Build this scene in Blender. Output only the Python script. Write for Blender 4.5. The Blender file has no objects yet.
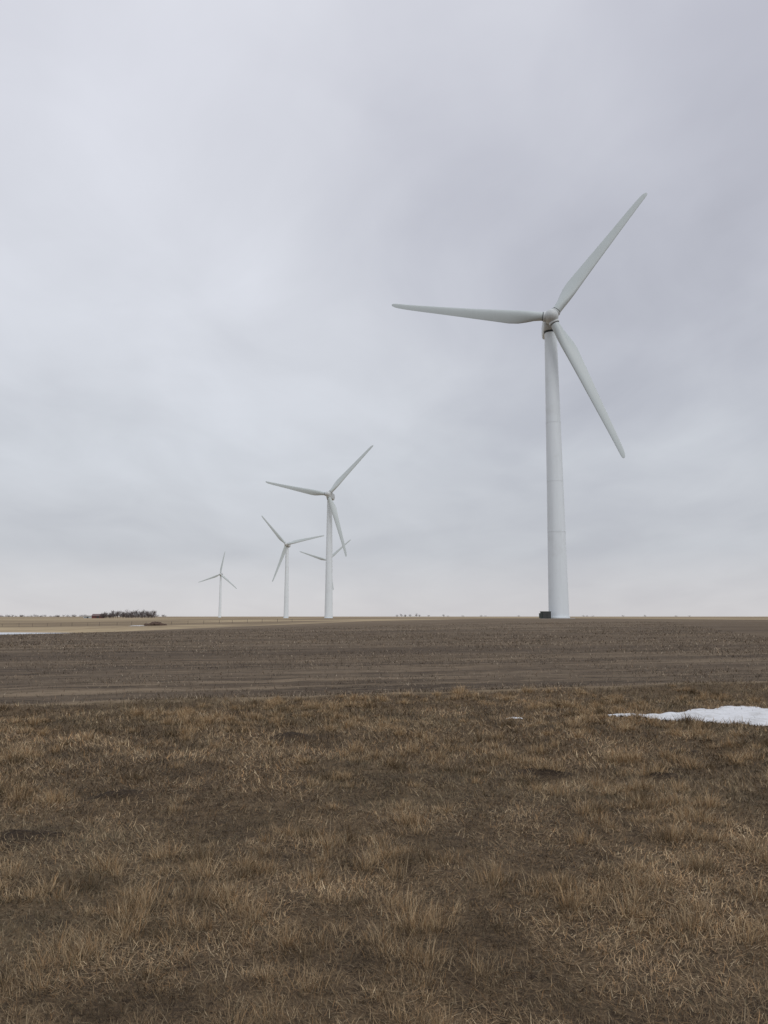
import bpy, bmesh, math, numpy as np
from mathutils import Vector, Matrix
rng=np.random.default_rng(11)
S=bpy.context.scene
def srgb(r,g,b):
    f=lambda c:(c/255/12.92 if c/255<=.04045 else ((c/255+.055)/1.055)**2.4)
    return (f(r),f(g),f(b),1.0)
# ------------------------------------------------------------------ noise
_perm=np.random.default_rng(3).random((257,257))
def vnoise(x,y,scale,seed=0):
    x=np.asarray(x,float)/scale+seed*17.31; y=np.asarray(y,float)/scale+seed*9.77
    xi=np.floor(x).astype(int); yi=np.floor(y).astype(int)
    fx=x-xi; fy=y-yi; fx=fx*fx*(3-2*fx); fy=fy*fy*(3-2*fy)
    a=_perm[xi%256,yi%256];b=_perm[(xi+1)%256,yi%256];c=_perm[xi%256,(yi+1)%256];d=_perm[(xi+1)%256,(yi+1)%256]
    return (a*(1-fx)+b*fx)*(1-fy)+(c*(1-fx)+d*fx)*fy
def fbm(x,y,scale,oct=4,seed=0):
    t=0;w=0;a=1
    for o in range(oct):
        t=t+a*vnoise(x,y,scale/2**o,seed+o);w+=a;a*=.5
    return t/w
def sst(a,b,x):
    t=np.clip((x-a)/(b-a),0,1);return t*t*(3-2*t)
# ------------------------------------------------------------------ terrain
_cx=np.linspace(-6000,6000,24001)
def smooth(xs,zs,sig):
    z=np.interp(_cx,xs,zs); k=np.exp(-.5*(np.arange(-60,61)*.5/sig)**2);k/=k.sum()
    return np.convolve(np.pad(z,60,mode='edge'),k,mode='valid')
CREST=smooth([-6000,-200,-86,-41,-1,26,39,86,200,6000],[-3.5,-3.5,-2.95,-.98,.62,1.2,1.22,.85,.5,.5],9)
P250=smooth([-6000,-130,-50,0,80,6000],[-2.6,-2.5,-.9,.5,.2,.2],12)
P400=smooth([-6000,-200,-90,-30,130,6000],[-1.6,-1.5,-.4,.75,.7,.5],14)
P800=smooth([-6000,-400,-200,6000],[-.8,-.8,.2,.4],14)
MOUNDS=[(1.63,8.3,.26,.09),(2.8,8.05,.22,.07),(-2.35,7.2,.22,.07),(-2.6,5.85,.26,.08),(.3,3.75,.12,.03),(-.55,3.65,.10,.03),(3.5,9.6,.25,.06),(-1.2,10.5,.3,.07)]
def mound(x,y):
    m=0
    for mx,my,r,h in MOUNDS:
        xx=x+(vnoise(x,y,.12,3)-.5)*.16;yy=y+(vnoise(x,y,.12,4)-.5)*.16
        d2=((xx-mx)/1.2)**2+(yy-my)**2
        m=m+h*np.exp(-d2/(r*r)*1.8)
    return m
POND=(-128.,211.,49.,17.)
EA,EB=15.7,.31
def height(x,y):
    x=np.asarray(x,float);y=np.asarray(y,float)
    c=np.interp(x,_cx,CREST)
    fr=c*sst(15,178,y)
    p2=np.interp(x,_cx,P250);p4=np.interp(x,_cx,P400);p8=np.interp(x,_cx,P800)
    far=p2+(p4-p2)*sst(250,400,y)+(p8-p4)*np.clip((y-400)/400,0,1)+(1.0-p8)*np.clip((y-800)/1200,0,1)
    z=fr+(far-fr)*sst(180,250,y)
    near=np.clip(1-np.abs(y)/60,0,1)*np.clip(1-np.abs(x)/60,0,1)
    z=z+near*((fbm(x,y,2.2,3,5)-.5)*.14+(fbm(x,y,.5,2,9)-.5)*.05)
    z=z+(fbm(x,y,60,2,2)-.5)*.25*sst(40,120,np.abs(y))*(1-sst(150,175,y)*(1-sst(260,330,y)))
    z=z+mound(x,y)
    e=y-(EA+EB*x)
    z=z+.09*np.exp(-((e-.2)/.6)**2)*np.clip(1-np.abs(x)/80,0,1)
    pd=((x-POND[0])/(POND[2]*1.15))**2+((y-POND[1])/(POND[3]*1.2))**2
    z=z+(-3.05-z)*(1-sst(.8,1.5,pd))
    return z
# ------------------------------------------------------------------ node helpers
def newmat(name):
    m=bpy.data.materials.new(name);m.use_nodes=True;nt=m.node_tree;nt.nodes.clear()
    o=nt.nodes.new('ShaderNodeOutputMaterial');b=nt.nodes.new('ShaderNodeBsdfPrincipled')
    nt.links.new(b.outputs[0],o.inputs[0]);return m,nt,b
def setin(nt,n,i,v):
    if v is None:return
    if isinstance(v,bpy.types.NodeSocket):nt.links.new(v,n.inputs[i])
    else:n.inputs[i].default_value=v
def M(nt,op,a,b=None,c=None,clamp=False):
    n=nt.nodes.new('ShaderNodeMath');n.operation=op;n.use_clamp=clamp
    setin(nt,n,0,a);setin(nt,n,1,b);setin(nt,n,2,c);return n.outputs[0]
def mix(nt,f,a,b,bt='MIX'):
    n=nt.nodes.new('ShaderNodeMix');n.data_type='RGBA';n.blend_type=bt
    setin(nt,n,0,f);setin(nt,n,6,a);setin(nt,n,7,b);return n.outputs[2]
def noise(nt,vec,scale,detail=4,rough=.55,dist=0):
    n=nt.nodes.new('ShaderNodeTexNoise');setin(nt,n,'Vector',vec)
    n.inputs['Scale'].default_value=scale;n.inputs['Detail'].default_value=detail;n.inputs['Roughness'].default_value=rough;n.inputs['Distortion'].default_value=dist
    return n.outputs['Fac']
def mapr(nt,v,a,b,c=0.,d=1.,sm=True):
    n=nt.nodes.new('ShaderNodeMapRange');n.interpolation_type='SMOOTHSTEP' if sm else 'LINEAR'
    setin(nt,n,0,v)
    for i,q in enumerate((a,b,c,d)):setin(nt,n,i+1,q)
    return n.outputs[0]
def mapping(nt,vec,sc=(1,1,1),rot=(0,0,0),loc=(0,0,0)):
    n=nt.nodes.new('ShaderNodeMapping');setin(nt,n,0,vec);n.inputs['Scale'].default_value=sc;n.inputs['Rotation'].default_value=rot;n.inputs['Location'].default_value=loc
    return n.outputs[0]
def coords(nt):
    g=nt.nodes.new('ShaderNodeNewGeometry');sp=nt.nodes.new('ShaderNodeSeparateXYZ');nt.links.new(g.outputs['Position'],sp.inputs[0])
    return g.outputs['Position'],sp.outputs
def bump(nt,b,h,strength,dist):
    n=nt.nodes.new('ShaderNodeBump');n.inputs['Strength'].default_value=strength;n.inputs['Distance'].default_value=dist
    setin(nt,n,'Height',h);nt.links.new(n.outputs[0],b.inputs['Normal'])
def obj(name,me,mats=(),parent=None):
    for m in mats:me.materials.append(m)
    o=bpy.data.objects.new(name,me);S.collection.objects.link(o)
    if parent:o.parent=parent
    return o
def npmesh(name,v,loops,starts,smooth_=False):
    me=bpy.data.meshes.new(name);v=np.asarray(v,np.float32)
    me.vertices.add(len(v));me.vertices.foreach_set('co',v.ravel())
    me.loops.add(len(loops));me.loops.foreach_set('vertex_index',np.asarray(loops,np.int32))
    me.polygons.add(len(starts));me.polygons.foreach_set('loop_start',np.asarray(starts,np.int32))
    me.update(calc_edges=True)
    if smooth_:me.polygons.foreach_set('use_smooth',np.ones(len(starts),bool))
    me.validate();return me
# ------------------------------------------------------------------ ground
def axis(n,a,lo,hi,c):
    u=np.linspace(math.asinh((lo-c)/a),math.asinh((hi-c)/a),n);return c+a*np.sinh(u)
xs=axis(620,4,-6500,6500,0);ys=axis(640,5,-800,9000,7)
X,Y=np.meshgrid(xs,ys);Z=height(X,Y)
V=np.stack([X,Y,Z],-1).reshape(-1,3);nx,ny=len(xs),len(ys)
i=(np.arange(ny-1)[:,None]*nx+np.arange(nx-1)[None]).ravel()
L=np.stack([i,i+1,i+nx+1,i+nx],1).ravel()
me=npmesh('ground',V,L,np.arange(0,len(L),4),True)
at=me.attributes.new('dirt','FLOAT','POINT')
at.data.foreach_set('value',np.clip(mound(V[:,0],V[:,1])/.04,0,1).astype(np.float32))
m,nt,b=newmat('ground_soil_and_stubble')
P,(px,py,pz)=coords(nt)
A=nt.nodes.new('ShaderNodeAttribute');A.attribute_name='dirt'
n1=noise(nt,P,.55,5,.6);n2=noise(nt,P,6,6,.7);n3=noise(nt,P,45,4,.7)
thatch=mix(nt,mapr(nt,n1,.35,.65),srgb(92,78,62),srgb(114,97,76))
thatch=mix(nt,mapr(nt,n2,.35,.7),thatch,srgb(72,61,50))
thatch=mix(nt,mapr(nt,n3,.45,.75,0,.7),thatch,srgb(136,116,90))
thatch=mix(nt,mapr(nt,n3,.5,.25,0,.7),thatch,srgb(48,40,33))
thatch=mix(nt,M(nt,'MULTIPLY',A.outputs['Fac'],.85),thatch,mix(nt,mapr(nt,n3,.4,.7),srgb(40,33,28),srgb(72,60,48)))
rot=mapping(nt,P,(1,1,1),(0,0,-math.atan(EB)))
streak=noise(nt,mapping(nt,rot,(.06,1.3,1)),1,4,.6,.3)
streak2=noise(nt,mapping(nt,rot,(.012,.16,1)),1,5,.6,.4)
streak3=noise(nt,mapping(nt,rot,(1.2,5,1)),1,4,.7)
clod=noise(nt,mapping(nt,rot,(.5,1.1,1)),1,5,.75)
far_st=noise(nt,mapping(nt,rot,(.03,.45,1)),1,6,.75,.3)
big=noise(nt,mapping(nt,rot,(.01,.025,1)),1,3,.5)
field=mix(nt,mapr(nt,streak2,.38,.62),srgb(90,79,68),srgb(134,118,98))
field=mix(nt,mapr(nt,streak,.42,.62,0,.8),field,srgb(78,67,57))
field=mix(nt,mapr(nt,far_st,.5,.62,0,.6),field,srgb(72,63,54))
field=mix(nt,mapr(nt,far_st,.48,.36,0,.5),field,srgb(142,127,106))
field=mix(nt,mapr(nt,streak3,.5,.75,0,.7),field,srgb(150,133,110))
field=mix(nt,mapr(nt,streak3,.48,.25,0,.6),field,srgb(52,44,37))
field=mix(nt,mapr(nt,clod,.52,.66,0,.6),field,srgb(66,57,48))
field=mix(nt,mapr(nt,big,.4,.62,0,.5),field,srgb(92,79,65))
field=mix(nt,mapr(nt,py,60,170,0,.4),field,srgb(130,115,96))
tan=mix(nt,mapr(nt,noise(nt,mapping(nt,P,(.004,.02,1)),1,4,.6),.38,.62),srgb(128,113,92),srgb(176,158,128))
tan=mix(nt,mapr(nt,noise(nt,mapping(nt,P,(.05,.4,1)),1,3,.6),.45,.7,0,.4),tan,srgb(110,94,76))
e=M(nt,'SUBTRACT',py,M(nt,'MULTIPLY_ADD',px,EB,EA))
ew=M(nt,'ADD',e,M(nt,'MULTIPLY',M(nt,'SUBTRACT',n1,.5),1.6))
col=mix(nt,mapr(nt,ew,-.3,.5),thatch,field)
edge=M(nt,'MULTIPLY',mapr(nt,ew,-.2,.2),mapr(nt,ew,1.3,.6))
col=mix(nt,M(nt,'MULTIPLY',edge,.5),col,srgb(152,134,108))
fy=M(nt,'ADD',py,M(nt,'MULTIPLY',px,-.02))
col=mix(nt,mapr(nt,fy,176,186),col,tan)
nt.links.new(col,b.inputs['Base Color']);b.inputs['Roughness'].default_value=.95;b.inputs['Specular IOR Level'].default_value=.1
h=M(nt,'ADD',M(nt,'MULTIPLY',streak3,.5),M(nt,'ADD',M(nt,'MULTIPLY',n2,.4),M(nt,'MULTIPLY',n3,.25)))
bump(nt,b,h,.9,.08)
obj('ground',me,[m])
# ------------------------------------------------------------------ blades (numpy)
def blades(name,x,y,z,L_,w,az,lean,curl,col,mat):
    n=len(x);fac=rng.random(n)*2*math.pi
    d=np.stack([np.cos(az),np.sin(az)],1)
    sx=np.cos(fac);sy=np.sin(fac)
    l1=lean;l2=np.clip(lean+curl,0,1.62)
    p0=np.stack([x,y,z],1)
    p1=p0+np.stack([d[:,0]*np.sin(l1),d[:,1]*np.sin(l1),np.cos(l1)],1)*(L_*.5)[:,None]
    p2=p1+np.stack([d[:,0]*np.sin(l2),d[:,1]*np.sin(l2),np.cos(l2)],1)*(L_*.5)[:,None]
    flat=np.sin(l1)
    s=np.stack([sx*(1-flat)-d[:,1]*flat,sy*(1-flat)+d[:,0]*flat,.35*flat*(rng.random(n)-.5)],1)
    s/=np.linalg.norm(s,axis=1)[:,None]+1e-9;s*=(w*.5)[:,None]
    v=np.stack([p0-s,p0+s,p1+s*.8,p1-s*.8,p2],1).reshape(-1,3)
    k=np.arange(n)[:,None]*5
    loops=(k+np.array([0,1,2,3,3,2,4])).ravel()
    st=(np.arange(n)[:,None]*7+np.array([0,4])).ravel()
    me=npmesh(name,v,loops,st)
    c=np.repeat(np.concatenate([col,np.ones((n,1))],1),5,0).reshape(n,5,4).copy()
    a=me.attributes.new('col','FLOAT_COLOR','POINT');a.data.foreach_set('color',c.astype(np.float32).ravel())
    return obj(name,me,[mat])
m,nt,b=newmat('dry_grass_blades')
A=nt.nodes.new('ShaderNodeAttribute');A.attribute_name='col'
nt.links.new(A.outputs['Color'],b.inputs['Base Color']);b.inputs['Roughness'].default_value=.8;b.inputs['Specular IOR Level'].default_value=.2
GM=m
PAL=np.array([srgb(*c)[:3] for c in [(168,146,114),(146,124,95),(126,105,81),(110,95,76),(184,165,134),(98,89,68),(84,71,57),(154,122,86)]])
def pal(n,p):
    c=PAL[rng.choice(len(PAL),n,p=np.array(p)/sum(p))];return c*(.75+.5*rng.random((n,1)))
def edgeline(x):return EA+EB*x
def snow_mask(x,y):
    t=(x-4.0)/2.6
    hw=.2+1.4*sst(-.15,1.25,t)
    yc=12.7-.02*(x-4)
    return ((y-yc)/hw)**2+np.clip((4.3-x)/.5,0,9)**2+np.clip((x-10.3)/.8,0,9)**2+(fbm(x,y,.8,5,21)-.5)*2.1+(fbm(x,y,.16,2,23)-.5)*.5
def scatter(n,y0,y1,pw,mx=3.0):
    yy=np.linspace(y0,y1,500);w=(yy*1.15+2*mx)*yy**-pw;c=np.cumsum(w);c/=c[-1]
    y=np.interp(rng.random(n),c,yy);x=(rng.random(n)*2-1)*(y*.575+mx);return x,y
N=620000
x,y=scatter(N,1.6,23,1.6,2.2)
keep=(y<edgeline(x)+(fbm(x,y,1.5,2,4)-.5)*1.2)&((snow_mask(x,y)>.8)|(rng.random(N)<.05))&(rng.random(N)>mound(x,y)/.07)
x,y=x[keep],y[keep];n=len(x)
patch=fbm(x,y,.75,4,31);p2=fbm(x,y,5,3,41);fine=fbm(x,y,.16,2,33);dk=fbm(x,y,.42,3,35)
dist=np.hypot(x,y)
Ln=(.026+.045*rng.random(n)**1.5)*(.8+.6*patch)*np.clip(dist/6,1,1.7)
wd=.0022*np.clip(dist/3.5,1,3.6)*(.7+.6*rng.random(n))
az=(fbm(x,y,.6,2,51)*3*math.pi)+rng.normal(size=n)*1.6
lean=np.clip(rng.normal(1.15,.36,n),.1,1.5)
c=pal(n,[2.8,4,4,3.2,1.1,1.6,2.0,1.3])
c*=(.62+.62*sst(.3,.7,patch))[:,None]*(.88+.3*p2)[:,None]*(.72+.6*fine)[:,None]*(1-.42*sst(.58,.74,dk))[:,None]
ol=sst(.5,.7,fbm(x,y,2.5,3,61))[:,None];c=c*(1-ol*.3)+ol*.3*np.array(srgb(94,88,68)[:3])
blades('dry_grass',x,y,height(x,y)-.005+.015*rng.random(n),Ln,wd,az,lean,rng.normal(.1,.5,n),c,GM)
# tufts
NT=5200
tx,ty=scatter(NT,2.2,21,.95)
dn=fbm(tx,ty,1.1,3,71)
k=(ty<edgeline(tx)-.05)&(snow_mask(tx,ty)>1.1)&(rng.random(NT)<sst(.46,.64,dn)*.8+.05)
tx,ty=tx[k],ty[k];nt_=len(tx)
sz=(.42+.75*rng.random(nt_)**2)*np.interp(ty,[2,4,6,18],[.5,.85,1.0,1.0])
cnt=(60+100*sz).astype(int)
idx=np.repeat(np.arange(nt_),cnt);n=len(idx)
rr=np.abs(rng.normal(size=n))*.085*np.sqrt(sz[idx]);th=rng.random(n)*2*math.pi
x=tx[idx]+rr*np.cos(th)*1.25;y=ty[idx]+rr*np.sin(th)
dist=np.hypot(x,y)
Ln=.20*sz[idx]*(.3+.8*rng.random(n))*np.exp(-(rr/.22)**2);wd=.0013*np.clip(dist/3.0,1,4.5)*(.7+.6*rng.random(n))
lean=np.clip(np.abs(rng.normal(0,.46,n))+rr*2.5,0,1.3)
tone=rng.random(nt_)[idx][:,None];old=(rng.random(nt_)<.14)[idx][:,None]
c=pal(n,[4,3,1.2,.6,2.2,.4,.3,2.0])*(.95+.25*tone)
c=c*(1-.25*tone)+.25*tone*np.array(srgb(166,136,98)[:3])
c=np.where(old,c*.42,c)
blades('grass_tufts',x,y,height(x,y)-.01,Ln,wd,th+rng.normal(size=n)*.9,lean,np.abs(rng.normal(.4,.45,n)),c,GM)
# crop stubble in rows
N=230000
u0=(rng.random(N)*2-1);e_=(rng.random(N)**1.9)*90
ang=math.atan(EB);ca,sa=math.cos(ang),math.sin(ang)
row=np.round(e_/.76)*.76+rng.normal(size=N)*.12
xx=u0*((e_+17)*.62+8)
x=xx*ca-row*sa; y=EA+xx*sa+row*ca+.3
k=(y>edgeline(x)+.2);x,y=x[k],y[k];n=len(x)
dist=np.hypot(x,y);pt=fbm(x,y,3,4,81)
k=rng.random(n)<.2+.8*sst(.38,.6,pt);x,y,dist,pt=x[k],y[k],dist[k],pt[k];n=len(x)
Ln=(.04+.09*rng.random(n))*np.clip(dist/30,1,1.6);wd=.010*np.clip(dist/20,1,3)*(.5+rng.random(n))
lean=np.clip(rng.normal(1.1,.38,n),.05,1.5)
c=pal(n,[1.5,2.5,4,3.4,1.2,1.2,4,.5])*.88;c=c*.75+.25*c.mean(1,keepdims=True)
blades('crop_stubble',x,y,height(x,y)-.005,Ln,wd,rng.random(n)*6.28,lean,rng.normal(0,.2,n),c,GM)
# ------------------------------------------------------------------ snow
m,nt,b=newmat('old_snow')
P,(px,py,pz)=coords(nt)
sn=noise(nt,P,3,6,.7);sn2=noise(nt,P,40,4,.65)
c=mix(nt,mapr(nt,sn,.45,.68,0,.75),srgb(228,229,231),srgb(184,182,178))
c=mix(nt,mapr(nt,sn2,.60,.74,0,.75),c,srgb(128,114,94))
nt.links.new(c,b.inputs['Base Color']);b.inputs['Roughness'].default_value=.65
bump(nt,b,M(nt,'ADD',sn,M(nt,'MULTIPLY',sn2,.4)),.9,.06)
SM=m
def snow(name,x0,x1,y0,y1,step,fn,th):
    gx=np.arange(x0,x1,step);gy=np.arange(y0,y1,step);X,Y=np.meshgrid(gx,gy)
    f=fn(X,Y);t=np.clip(1-f,-.3,1)
    Z=height(X,Y)+np.where(t>0,th*np.sqrt(np.clip(t,0,1))+.004,t*.15)+(fbm(X,Y,.25,3,91)-.5)*.04*np.clip(t*2,0,1)
    nx=len(gx);ny=len(gy);ii=(np.arange(ny-1)[:,None]*nx+np.arange(nx-1)[None])
    mk=(t>-.08);ok=(mk[:-1,:-1]&mk[1:,:-1]&mk[:-1,1:]&mk[1:,1:])
    ii=ii[ok].ravel();Lp=np.stack([ii,ii+1,ii+nx+1,ii+nx],1).ravel()
    me=npmesh(name,np.stack([X,Y,Z],-1).reshape(-1,3),Lp,np.arange(0,len(Lp),4),True)
    bm=bmesh.new();bm.from_mesh(me);bmesh.ops.delete(bm,geom=[v for v in bm.verts if not v.link_faces],context='VERTS');bm.to_mesh(me);bm.free()
    return obj(name,me,[SM])
snow('snow_patch',3.0,11.8,10.0,15.4,.03,snow_mask,.06)
snow('snow_patch',1.7,2.4,12.2,12.8,.02,lambda x,y:((x-2.03)/.15)**2+((y-12.5)/.10)**2+(fbm(x,y,.15,3,5)-.5)*1.3,.03)
snow('snow_patch',3.3,4.0,12.3,12.9,.02,lambda x,y:((x-3.66)/.14)**2+((y-12.6)/.06)**2+(fbm(x,y,.15,3,8)-.5)*1.3,.025)
# ------------------------------------------------------------------ pond
m,nt,b=newmat('pond_ice_water');P,_=coords(nt)
c=mix(nt,mapr(nt,noise(nt,mapping(nt,P,(.05,.3,1)),1,4,.6),.4,.6),srgb(168,177,188),srgb(204,209,217))
nt.links.new(c,b.inputs['Base Color']);b.inputs['Roughness'].default_value=.2
a=np.linspace(0,2*math.pi,120,endpoint=False);rr=1+.10*np.sin(3*a+1)+.05*np.sin(7*a)
pv=np.stack([POND[0]+POND[2]*np.cos(a)*rr,POND[1]+POND[3]*np.sin(a)*rr,np.full(120,-2.9)],1)
obj('pond',npmesh('pond',pv,np.arange(120),[0]),[m])
# ------------------------------------------------------------------ turbines
def paint(name,base,rough,dark=.12):
    m,nt,b=newmat(name);tc=nt.nodes.new('ShaderNodeTexCoord').outputs['Object']
    n=noise(nt,mapping(nt,tc,(1.2,1.2,.05)),1,5,.6);n2=noise(nt,tc,.35,4,.6)
    c=mix(nt,mapr(nt,n,.45,.75,0,dark*2),base,tuple(v*.72 for v in base[:3])+(1,))
    c=mix(nt,mapr(nt,n2,.5,.75,0,dark),c,srgb(150,148,138))
    nt.links.new(c,b.inputs['Base Color']);b.inputs['Roughness'].default_value=rough;return m
TW=paint('tower_white_paint',(.77,.82,.85,1),.5)
BL=paint('blade_gelcoat',(.53,.58,.58,1),.4,.06)
NC=paint('nacelle_paint',(.58,.61,.61,1),.45)
m,nt,b=newmat('dark_metal');b.inputs['Base Color'].default_value=(.04,.045,.045,1);b.inputs['Roughness'].default_value=.6;DK=m
m,nt,b=newmat('concrete');P,_=coords(nt)
nt.links.new(mix(nt,noise(nt,P,3,5,.7),(.22,.21,.19,1),(.38,.36,.33,1)),b.inputs['Base Color']);b.inputs['Roughness'].default_value=.9;CN=m
def loft(rings,cap=True):
    v=[];f=[];n=len(rings[0])
    for r in rings:v+=[tuple(p) for p in r]
    for k in range(len(rings)-1):
        for j in range(n):f.append((k*n+j,k*n+(j+1)%n,(k+1)*n+(j+1)%n,(k+1)*n+j))
    if cap:f.append(tuple(range(n))[::-1]);f.append(tuple((len(rings)-1)*n+j for j in range(n)))
    return v,f
def mk(name,vf,mats,parent,sm=True,angle=40):
    me=bpy.data.meshes.new(name);me.from_pydata(vf[0],[],vf[1])
    bm=bmesh.new();bm.from_mesh(me);bmesh.ops.recalc_face_normals(bm,faces=bm.faces);bm.to_mesh(me);bm.free()
    o=obj(name,me,mats,parent)
    if sm:
        me.polygons.foreach_set('use_smooth',np.ones(len(me.polygons),bool))
        me.set_sharp_from_angle(angle=math.radians(angle))
    return o
def circ(r,z,n=48,cx=0,cy=0):return [(cx+r*math.cos(2*math.pi*k/n),cy+r*math.sin(2*math.pi*k/n),z) for k in range(n)]
def joinvf(parts):
    V=[];Fc=[]
    for v,f in parts:
        o=len(V);V+=list(v);Fc+=[tuple(i+o for i in q) for q in f]
    return V,Fc
HH=65.;OV=3.8
def blade_vf(a):
    st=[(0.9,1.9,1.0,.5,0),(2.2,1.9,1.0,.5,0),(3.6,2.1,.82,.46,10),(5.2,2.6,.55,.40,13),(7,3.0,.36,.35,12),(9,3.05,.28,.32,10),(12,2.75,.24,.31,8),(16,2.4,.21,.3,6),(20,2.08,.19,.3,4),(25,1.72,.17,.3,2.5),(29,1.46,.16,.3,1.5),(32,1.25,.15,.32,1),(33.8,1.1,.14,.36,.5),(34.7,.92,.13,.42,0),(35.2,.65,.12,.5,0),(35.45,.25,.12,.5,0)]
    rings=[];n=20
    for z,c,t,le,tw in st:
        ring=[];tw=math.radians(tw)
        for k in range(n):
            q=2*math.pi*k/n
            u=(1-math.cos(q))/2
            if t>.9:hh=.5*math.sin(q)
            else:
                prof=(2.97*math.sqrt(max(u,0))-1.26*u-3.516*u*u+2.843*u**3-1.015*u**4)
                bl=min(max((t-.3)/.7,0),1)
                s=1 if math.sin(q)>=0 else -1
                hh=(s*prof*.5*t)*(1-bl)+bl*.5*math.sin(q)*t
                if k==n//2:hh=0
            cx=(le-u)*c;cy=hh*c
            X_=cx*math.cos(tw)+cy*math.sin(tw);Y_=-cx*math.sin(tw)+cy*math.cos(tw)
            bend=.0007*z*z
            ring.append((X_*math.sin(a)+z*math.cos(a),Y_-bend+.2,-X_*math.cos(a)+z*math.sin(a)))
        rings.append(ring)
    return loft(rings)
def turbine(x,y,psi,ph):
    zb=float(height(np.array([x]),np.array([y]))[0])
    root=bpy.data.objects.new('wind_turbine',None);S.collection.objects.link(root)
    root.location=(x,y,zb);root.empty_display_size=5
    rad=lambda z:2.15+(1.34-2.15)*min(max((z)/63.2,0),1)**.95
    mk('tower',loft([circ(rad(z),z) for z in [-1.]+list(np.linspace(0,63.2,50))]),[TW],root)
    fl=[]
    for z in (18.5,29.5,42.5):fl.append(loft([circ(rad(z)+.004,z-.07),circ(rad(z)+.03,z-.06),circ(rad(z)+.03,z+.06),circ(rad(z)+.004,z+.07)],False))
    fl.append(loft([circ(2.2,.1),circ(2.32,.12),circ(2.32,.35),circ(2.14,.38)],False))
    mk('tower_flanges',joinvf(fl),[TW],root)
    mk('foundation',loft([circ(3.4,-1.2),circ(3.4,.02),circ(3.25,.1),circ(2.0,.1)]),[CN],root)
    def box(cx,cy,cz,sx,sy,sz,rz=0):
        v=[];c,s=math.cos(rz),math.sin(rz)
        for k in range(8):
            a_,b_,c_=((k&1)-.5)*sx,((k>>1&1)-.5)*sy,((k>>2&1)-.5)*sz
            v.append((cx+a_*c-b_*s,cy+a_*s+b_*c,cz+c_))
        return v,[(0,1,3,2),(4,6,7,5),(0,4,5,1),(2,3,7,6),(0,2,6,4),(1,5,7,3)]
    an=math.radians(75)
    def onring(r,t):return r*math.cos(an)-t*math.sin(an),r*math.sin(an)+t*math.cos(an)
    dx,dy=onring(2.12,0);mk('door',box(dx,dy,2.6,.16,.9,2.1,an),[DK],root,False)
    parts=[]
    for k in range(6):
        dx,dy=onring(2.4+.28*k,0);parts.append(box(dx,dy,1.45-.24*k,.28,1.0,.05,an))
    for t in(-.55,.55):
        for k in range(3):
            dx,dy=onring(2.35+.75*k,t);parts.append(box(dx,dy,1.45-.3*k,.05,.05,2.1,an))
    mk('steps',joinvf(parts),[DK],root,False)
    head=bpy.data.objects.new('nacelle_yaw',None);S.collection.objects.link(head);head.parent=root;head.rotation_euler=(0,0,math.radians(psi))
    def rr(w,hh,yc,zc,n=32,p=4.):
        out=[]
        for k in range(n):
            q=2*math.pi*k/n;c,s=math.cos(q),math.sin(q)
            out.append((w/2*math.copysign(abs(c)**(2/p),c),yc,zc+hh/2*math.copysign(abs(s)**(2/p),s)))
        return out
    H=HH
    nr=[rr(1.6,1.6,-2.35,H),rr(2.2,2.3,-2.2,H,p=2.6),rr(2.9,3.2,-1.7,H-.05,p=3.5),rr(3.2,3.6,-.9,H,p=5),rr(3.3,3.7,2,H+.05,p=5),rr(3.3,3.7,4.8,H+.1,p=5),rr(3.0,3.1,6.0,H+.25,p=4),rr(2.3,2.2,6.3,H+.4,p=4)]
    mk('nacelle',loft(nr),[NC],head)
    mk('yaw_bearing',loft([circ(1.40,62.9),circ(1.45,63.0),circ(1.45,63.35),circ(1.3,63.5)]),[DK],head)
    parts=[box(.5,5.0,H+2.5,.06,.06,1.3),box(-.5,5.0,H+2.5,.06,.06,1.3),box(0,5.0,H+2.9,1.2,.06,.06),box(.5,5,H+3.2,.25,.25,.2),box(0,3.2,H+2.02,1.6,1.8,.25)]
    mk('weather_mast',joinvf(parts),[DK],head,False)
    rot=bpy.data.objects.new('rotor',None);S.collection.objects.link(rot);rot.parent=head
    rot.location=(0,0,HH)
    rot.rotation_euler=(math.radians(-5),0,0)
    def ring(r,yy,n=32):return [(r*math.cos(2*math.pi*k/n),yy,r*math.sin(2*math.pi*k/n)) for k in range(n)]
    hub=loft([ring(r,yy) for r,yy in[(1.0,-2.5),(1.35,-2.62),(1.5,-3.0),(1.52,-4.0),(1.42,-4.6),(1.15,-5.15),(.75,-5.5),(.35,-5.68),(.05,-5.72)]])
    mk('hub',hub,[NC],rot)
    mk('rotor_shaft_seal',loft([ring(1.15,-2.2),ring(1.15,-2.6)]),[DK],rot)
    for k in range(3):
        a=math.radians(ph+120*k)
        v,f=blade_vf(a);v=[(p[0],p[1]-OV,p[2]) for p in v];mk('blade_%d'%(k+1),(v,f),[BL],rot,True,60)
        cr=[]
        for z,r in((1.1,1.05),(1.2,1.12),(1.65,1.12),(1.75,1.0)):
            cr.append([(r*math.cos(2*math.pi*j/24)*math.sin(a)+z*math.cos(a),r*math.sin(2*math.pi*j/24)-OV+.2,-r*math.cos(2*math.pi*j/24)*math.cos(a)+z*math.sin(a)) for j in range(24)])
        mk('blade_root_%d'%(k+1),loft(cr),[NC],rot)
        cr=[]
        for z,r in((1.78,.97),(1.8,.985),(1.9,.985),(1.92,.97)):
            cr.append([(r*math.cos(2*math.pi*j/24)*math.sin(a)+z*math.cos(a),r*math.sin(2*math.pi*j/24)-OV+.2,-r*math.cos(2*math.pi*j/24)*math.cos(a)+z*math.sin(a)) for j in range(24)])
        mk('blade_seal_%d'%(k+1),loft(cr),[DK],rot)
    return root
turbine(37.1,166.9,-8.3,52.5)
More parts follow.
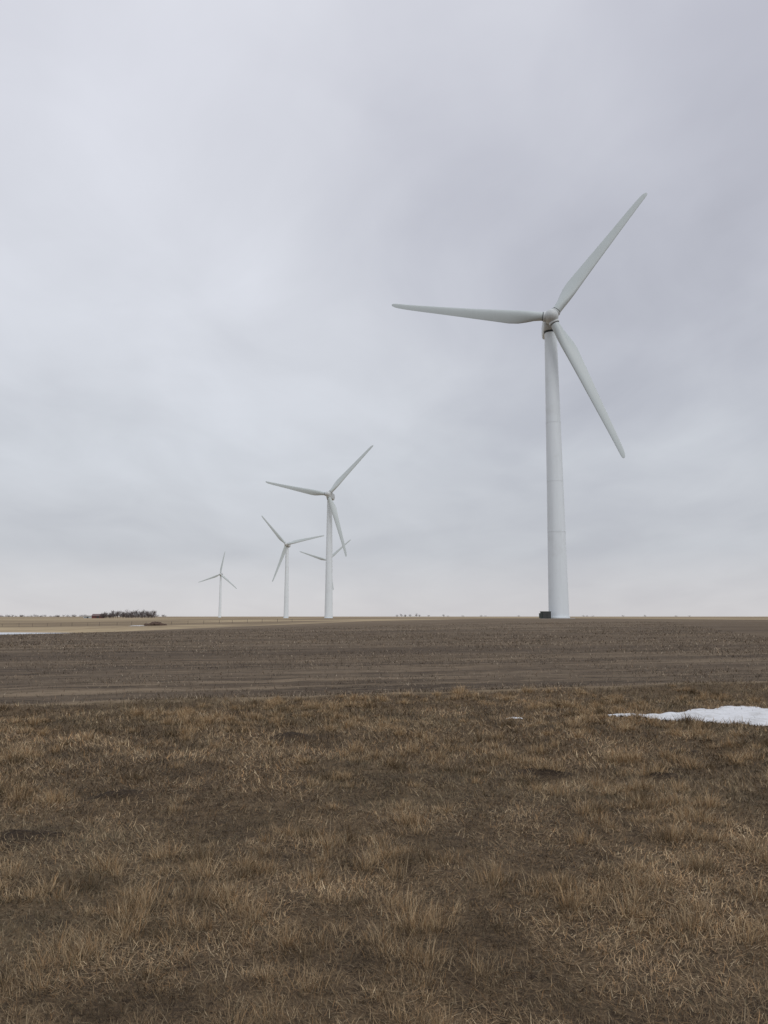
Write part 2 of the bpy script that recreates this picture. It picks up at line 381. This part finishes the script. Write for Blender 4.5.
turbine(-29.1,413.4,-8.5,47.6)
turbine(-86.8,697.3,-8.1,11.7)
turbine(-250.,1197.7,-5,80.3)
turbine(-64,900,-8,42)
# ------------------------------------------------------------------ transformer cabinet
def bx(c,s,bev=.0):
    bm=bmesh.new();bmesh.ops.create_cube(bm,size=1,matrix=Matrix.Translation(c)@Matrix.Diagonal((*s,1)))
    if bev:bmesh.ops.bevel(bm,geom=bm.edges[:],offset=bev,segments=2,affect='EDGES')
    v=[tuple(q.co) for q in bm.verts];f=[tuple(q.index for q in p.verts) for p in bm.faces];bm.free();return v,f
m,nt,b=newmat('cabinet_green');b.inputs['Base Color'].default_value=(.025,.04,.032,1);b.inputs['Roughness'].default_value=.5;GR=m
tx,ty=33.6,164.6;tz=float(height(np.array([tx]),np.array([ty]))[0])
root=bpy.data.objects.new('transformer_cabinet',None);S.collection.objects.link(root);root.location=(tx,ty,tz-.1);root.rotation_euler=(0,0,.3)
mk('pad',bx((0,0,.0),(2.7,2.4,.3),.03),[CN],root,False)
mk('cabinet',bx((0,-.45,.85),(2.0,1.0,1.4),.04),[GR],root,False)
mk('lid',bx((0,-.45,1.59),(2.1,1.1,.08),.02),[GR],root,False)
mk('radiator_fins',joinvf([bx((-.8+.2*k,.5,.75),(.06,.8,1.0)) for k in range(9)]+[bx((0,.15,.75),(1.8,.16,1.1))]),[GR],root,False)
mk('doors',joinvf([bx((-.49,-.97,.85),(.9,.03,1.2),.01),bx((.49,-.97,.85),(.9,.03,1.2),.01),bx((.08,-1.0,.85),(.05,.04,.3))]),[DK],root,False)
# ------------------------------------------------------------------ rock pile
m,nt,b=newmat('field_rock');P,_=coords(nt)
nt.links.new(mix(nt,noise(nt,P,1.2,5,.7),srgb(66,52,45),srgb(104,84,70)),b.inputs['Base Color']);b.inputs['Roughness'].default_value=.9;RK=m
parts=[];cx,cy=-76.,262.;cz=float(height(np.array([cx]),np.array([cy]))[0])
for k in range(46):
    bm=bmesh.new();bmesh.ops.create_icosphere(bm,subdivisions=2,radius=1)
    t=rng.normal(size=2);px_=t[0]*1.2;py_=t[1]*.9;pzz=max(0,1.2*math.exp(-(px_/2)**2)-.2)*rng.random()
    s=.35+.4*rng.random();sc=np.array([s*1.2,s,s*.75])
    for v in bm.verts:
        c=np.array(v.co);c=c*(1+.25*(math.sin(c[0]*5+k)+math.sin(c[1]*4+2*k))*.5);v.co=Vector(c*sc+np.array([cx+px_,cy+py_,cz+pzz+.2]))
    parts.append(([tuple(v.co) for v in bm.verts],[tuple(v.index for v in f.verts) for f in bm.faces]));bm.free()
mk('rock_pile',joinvf(parts),[RK],None,False)
snow('snow_patch',-86,-76,254,262,.3,lambda x,y:((x-(-81))/2.6)**2+((y-258)/2.0)**2+(fbm(x,y,1.5,2,6)-.5)*.8,.2)
# ------------------------------------------------------------------ fence
m,nt,b=newmat('weathered_wood');b.inputs['Base Color'].default_value=(.13,.11,.09,1);b.inputs['Roughness'].default_value=.9;WD=m
parts=[];pts=[]
for k in range(26):
    x=-170+k*5.5+rng.normal()*.4;y=300-.15*(x+170)+1.5*math.sin(k);z=float(height(np.array([x]),np.array([y]))[0]);pts.append((x,y,z))
    parts.append(loft([circ(.07,z-.3,8,x,y),circ(.06,z+1.1+.25*rng.random(),8,x,y)]))
for a_,b_ in zip(pts[:-1],pts[1:]):
    for hh in(.4,.75,1.1):
        v=[];
        for p in(a_,b_):v+=[(p[0],p[1],p[2]+hh-.004),(p[0],p[1]-.007,p[2]+hh+.004),(p[0],p[1]+.007,p[2]+hh+.004)]
        parts.append((v,[(0,1,4,3),(1,2,5,4),(2,0,3,5)]))
mk('wire_fence',joinvf(parts),[WD],None,False)
# ------------------------------------------------------------------ distant trees
m,nt,b=newmat('bare_branches');P,_=coords(nt)
nt.links.new(mix(nt,noise(nt,P,.8,3,.6),srgb(80,72,70),srgb(116,106,104)),b.inputs['Base Color']);b.inputs['Roughness'].default_value=.95;BK=m
def limb(p,q,r0,r1):
    p=np.array(p,float);q=np.array(q,float);d=q-p;d/=np.linalg.norm(d)+1e-9
    u=np.cross(d,[.3,.9,.2]);u/=np.linalg.norm(u);w=np.cross(d,u);v=[]
    for c,r in((p,r0),(q,r1)):
        for k in range(4):
            a=k*math.pi/2;v.append(tuple(c+r*(math.cos(a)*u+math.sin(a)*w)))
    return v,[(0,1,5,4),(1,2,6,5),(2,3,7,6),(3,0,4,7)]
def tree(x,y,h,spread,parts):
    z=float(height(np.array([x]),np.array([y]))[0])
    top=(x+rng.normal()*.3,y,z+h*.75)
    parts.append(limb((x,y,z-.3),top,.03*h,.01*h))
    for k in range(16):
        t=.15+.75*rng.random();a=rng.random()*6.28;l=spread*(.5+.6*rng.random())*(1.15-t*.5)
        p=np.array([x,y,z+h*.75*t]);q=p+np.array([math.cos(a)*l,math.sin(a)*l,h*(.12+.25*rng.random())])
        q[2]=min(q[2],z+h*1.02)
        parts.append(limb(p,q,.012*h,.006*h))
        for j in range(11):
            s=.25+.75*rng.random();p2=p+(q-p)*s;dv=rng.normal(size=3)*spread*.3;dv[2]=abs(dv[2])+.25
            parts.append(limb(p2,p2+dv,.006*h,.0025*h))
parts=[]
for k in range(38):
    x=-304+ (k/37)*56+rng.normal()*.8; y=850+rng.normal()*6
    tree(x,y,(6.8+2.6*rng.random())*(.75 if k<6 else 1),2.8,parts)
for k in range(40):
    x=-305+rng.random()*58;tree(x,840+rng.random()*10,2.8+2*rng.random(),2.4,parts)
mk('shelterbelt_trees',joinvf(parts),[BK],None,False)
parts=[]
for X_,h in((397,4),(401,5.2),(405,4.4),(410,5.6),(416,6.4),(419,4.5),(443,4.6)):
    tree((X_-384)/780*1500,1500,h,3.4,parts)
for k in range(70):
    tree(-760+k*5+rng.normal()*3,1500+rng.normal()*8,2+3*rng.random(),4,parts)
for k in range(16):
    tree(60+k*50+rng.normal()*25,2100+rng.normal()*60,2+2*rng.random(),5,parts)
mk('distant_trees',joinvf(parts),[BK],None,False)
# ------------------------------------------------------------------ barn
m,nt,b=newmat('barn_red');b.inputs['Base Color'].default_value=(.16,.05,.045,1);b.inputs['Roughness'].default_value=.8;RD=m
m,nt,b=newmat('barn_roof');b.inputs['Base Color'].default_value=(.15,.10,.095,1);b.inputs['Roughness'].default_value=.6;RF=m
def barn(name,x,y,w,d,h,rh,wall,roof):
    z=float(height(np.array([x]),np.array([y]))[0])-.2
    r=bpy.data.objects.new(name,None);S.collection.objects.link(r);r.location=(x,y,z)
    w/=2;d/=2
    v=[(-w,-d,0),(w,-d,0),(w,d,0),(-w,d,0),(-w,-d,h),(w,-d,h),(w,d,h),(-w,d,h),(-w,0,h+rh),(w,0,h+rh)]
    mk('walls',(v,[(0,1,5,4),(2,3,7,6),(1,2,6,9,5),(3,0,4,8,7)]),[wall],r,False)
    o=.4;t=.12
    for s,nm in((-1,'roof_front'),(1,'roof_back')):
        a_=(-w-o,s*(d+o),h-rh*o/d+.03);b_=(w+o,s*(d+o),h-rh*o/d+.03);c_=(w+o,0,h+rh+.03);d_=(-w-o,0,h+rh+.03)
        vv=[a_,b_,c_,d_]+[(p[0],p[1],p[2]+t) for p in(a_,b_,c_,d_)]
        mk(nm,(vv,[(0,1,2,3),(4,5,6,7),(0,1,5,4),(1,2,6,5),(2,3,7,6),(3,0,4,7)]),[roof],r,False)
    mk('door',bx((w*.2,-d-.05,h*.42),(w*.5,.08,h*.8)),[DK],r,False)
    mk('windows',joinvf([bx((-w*.6,-d-.05,h*.6),(.9,.08,.8)),bx((-w*.25,-d-.05,h*.6),(.9,.08,.8))]),[DK],r,False)
barn('red_barn',-311,856,11,8,2.8,1.9,RD,RF)
barn('farm_shed',-331,880,8,6,2.0,1.0,NC,CN)
# ------------------------------------------------------------------ world
W=bpy.data.worlds.new('World');S.world=W;W.use_nodes=True;nt=W.node_tree;nt.nodes.clear()
out=nt.nodes.new('ShaderNodeOutputWorld')
SE,SR=math.radians(42),math.radians(150)
sky=nt.nodes.new('ShaderNodeTexSky');sky.sky_type='NISHITA';sky.sun_disc=False;sky.sun_elevation=SE;sky.sun_rotation=SR;sky.air_density=1;sky.dust_density=3
bg1=nt.nodes.new('ShaderNodeBackground');nt.links.new(sky.outputs[0],bg1.inputs[0]);bg1.inputs[1].default_value=.06
tc=nt.nodes.new('ShaderNodeTexCoord').outputs['Generated']
sp=nt.nodes.new('ShaderNodeSeparateXYZ');nt.links.new(tc,sp.inputs[0]);dx,dy,dz=sp.outputs
zc=M(nt,'MAXIMUM',dz,0.0);iz=M(nt,'DIVIDE',1.0,M(nt,'ADD',zc,.2))
cv=nt.nodes.new('ShaderNodeCombineXYZ');nt.links.new(M(nt,'MULTIPLY',dx,iz),cv.inputs[0]);nt.links.new(M(nt,'MULTIPLY',dy,iz),cv.inputs[1])
cn=noise(nt,mapping(nt,cv.outputs[0],(1.1,.8,1),(0,0,.5),(1.3,0,0)),1.0,5,.48,.6)
cn2=noise(nt,mapping(nt,cv.outputs[0],(1.3,.8,1),(0,0,-.5),(3.1,1.7,0)),2.4,5,.5,.5)
rp=nt.nodes.new('ShaderNodeValToRGB');cr=rp.color_ramp
stops=[(0.0,(209,207,208)),(.035,(205,205,208)),(.08,(194,197,203)),(.20,(200,204,211)),(.38,(208,211,219)),(.60,(210,212,221)),(1,(235,237,244))]
while len(cr.elements)<len(stops):cr.elements.new(.5)
for el,(p_,c_) in zip(cr.elements,stops):el.position=p_;el.color=srgb(*c_)
nt.links.new(zc,rp.inputs[0])
c=rp.outputs[0]
def lobe(d,a,b_):
    n=nt.nodes.new('ShaderNodeVectorMath');n.operation='DOT_PRODUCT';nt.links.new(tc,n.inputs[0]);n.inputs[1].default_value=Vector(d).normalized();return mapr(nt,n.outputs['Value'],a,b_)
v=M(nt,'ADD',M(nt,'MULTIPLY',M(nt,'SUBTRACT',cn,.5),.55),M(nt,'MULTIPLY',M(nt,'SUBTRACT',cn2,.5),.26))
fade=mapr(nt,dz,.0,.2,.35,1)
lob=M(nt,'SUBTRACT',M(nt,'MULTIPLY',lobe((-.33,1,.55),.78,1),.11),M(nt,'MULTIPLY',lobe((.42,1,.76),.86,1),.15))
g=M(nt,'ADD',M(nt,'ADD',1.0,M(nt,'MULTIPLY',v,fade)),lob)
tint=mix(nt,mapr(nt,g,.75,1.1),(.98,.98,1.02,1),(1,1,1,1))
c=mix(nt,1.0,c,tint,'MULTIPLY')
vm=nt.nodes.new('ShaderNodeVectorMath');vm.operation='SCALE';nt.links.new(c,vm.inputs[0]);nt.links.new(g,vm.inputs[3])
bg2=nt.nodes.new('ShaderNodeBackground');nt.links.new(vm.outputs[0],bg2.inputs[0]);bg2.inputs[1].default_value=1.01
mx=nt.nodes.new('ShaderNodeMixShader');mx.inputs[0].default_value=.95
nt.links.new(bg1.outputs[0],mx.inputs[1]);nt.links.new(bg2.outputs[0],mx.inputs[2]);nt.links.new(mx.outputs[0],out.inputs[0])
# sun
sl=bpy.data.lights.new('sun','SUN');sl.energy=.9;sl.angle=math.radians(35);sl.color=(1,.985,.97)
so=bpy.data.objects.new('sun',sl);S.collection.objects.link(so)
d=Vector((math.cos(SE)*math.sin(SR),math.cos(SE)*math.cos(SR),math.sin(SE)));so.rotation_euler=d.to_track_quat('Z','Y').to_euler();so.location=(50,-50,80)
# camera
cam=bpy.data.cameras.new('camera');co=bpy.data.objects.new('camera',cam);S.collection.objects.link(co);S.camera=co
co.location=(0,0,1.6);co.rotation_euler=(math.radians(90)+math.atan(104.5/780),0,0)
cam.sensor_fit='VERTICAL';cam.sensor_height=36;cam.lens=36*780/1024;cam.clip_end=20000;cam.clip_start=.05
S.view_settings.view_transform='Standard';S.view_settings.look='None';S.view_settings.exposure=0
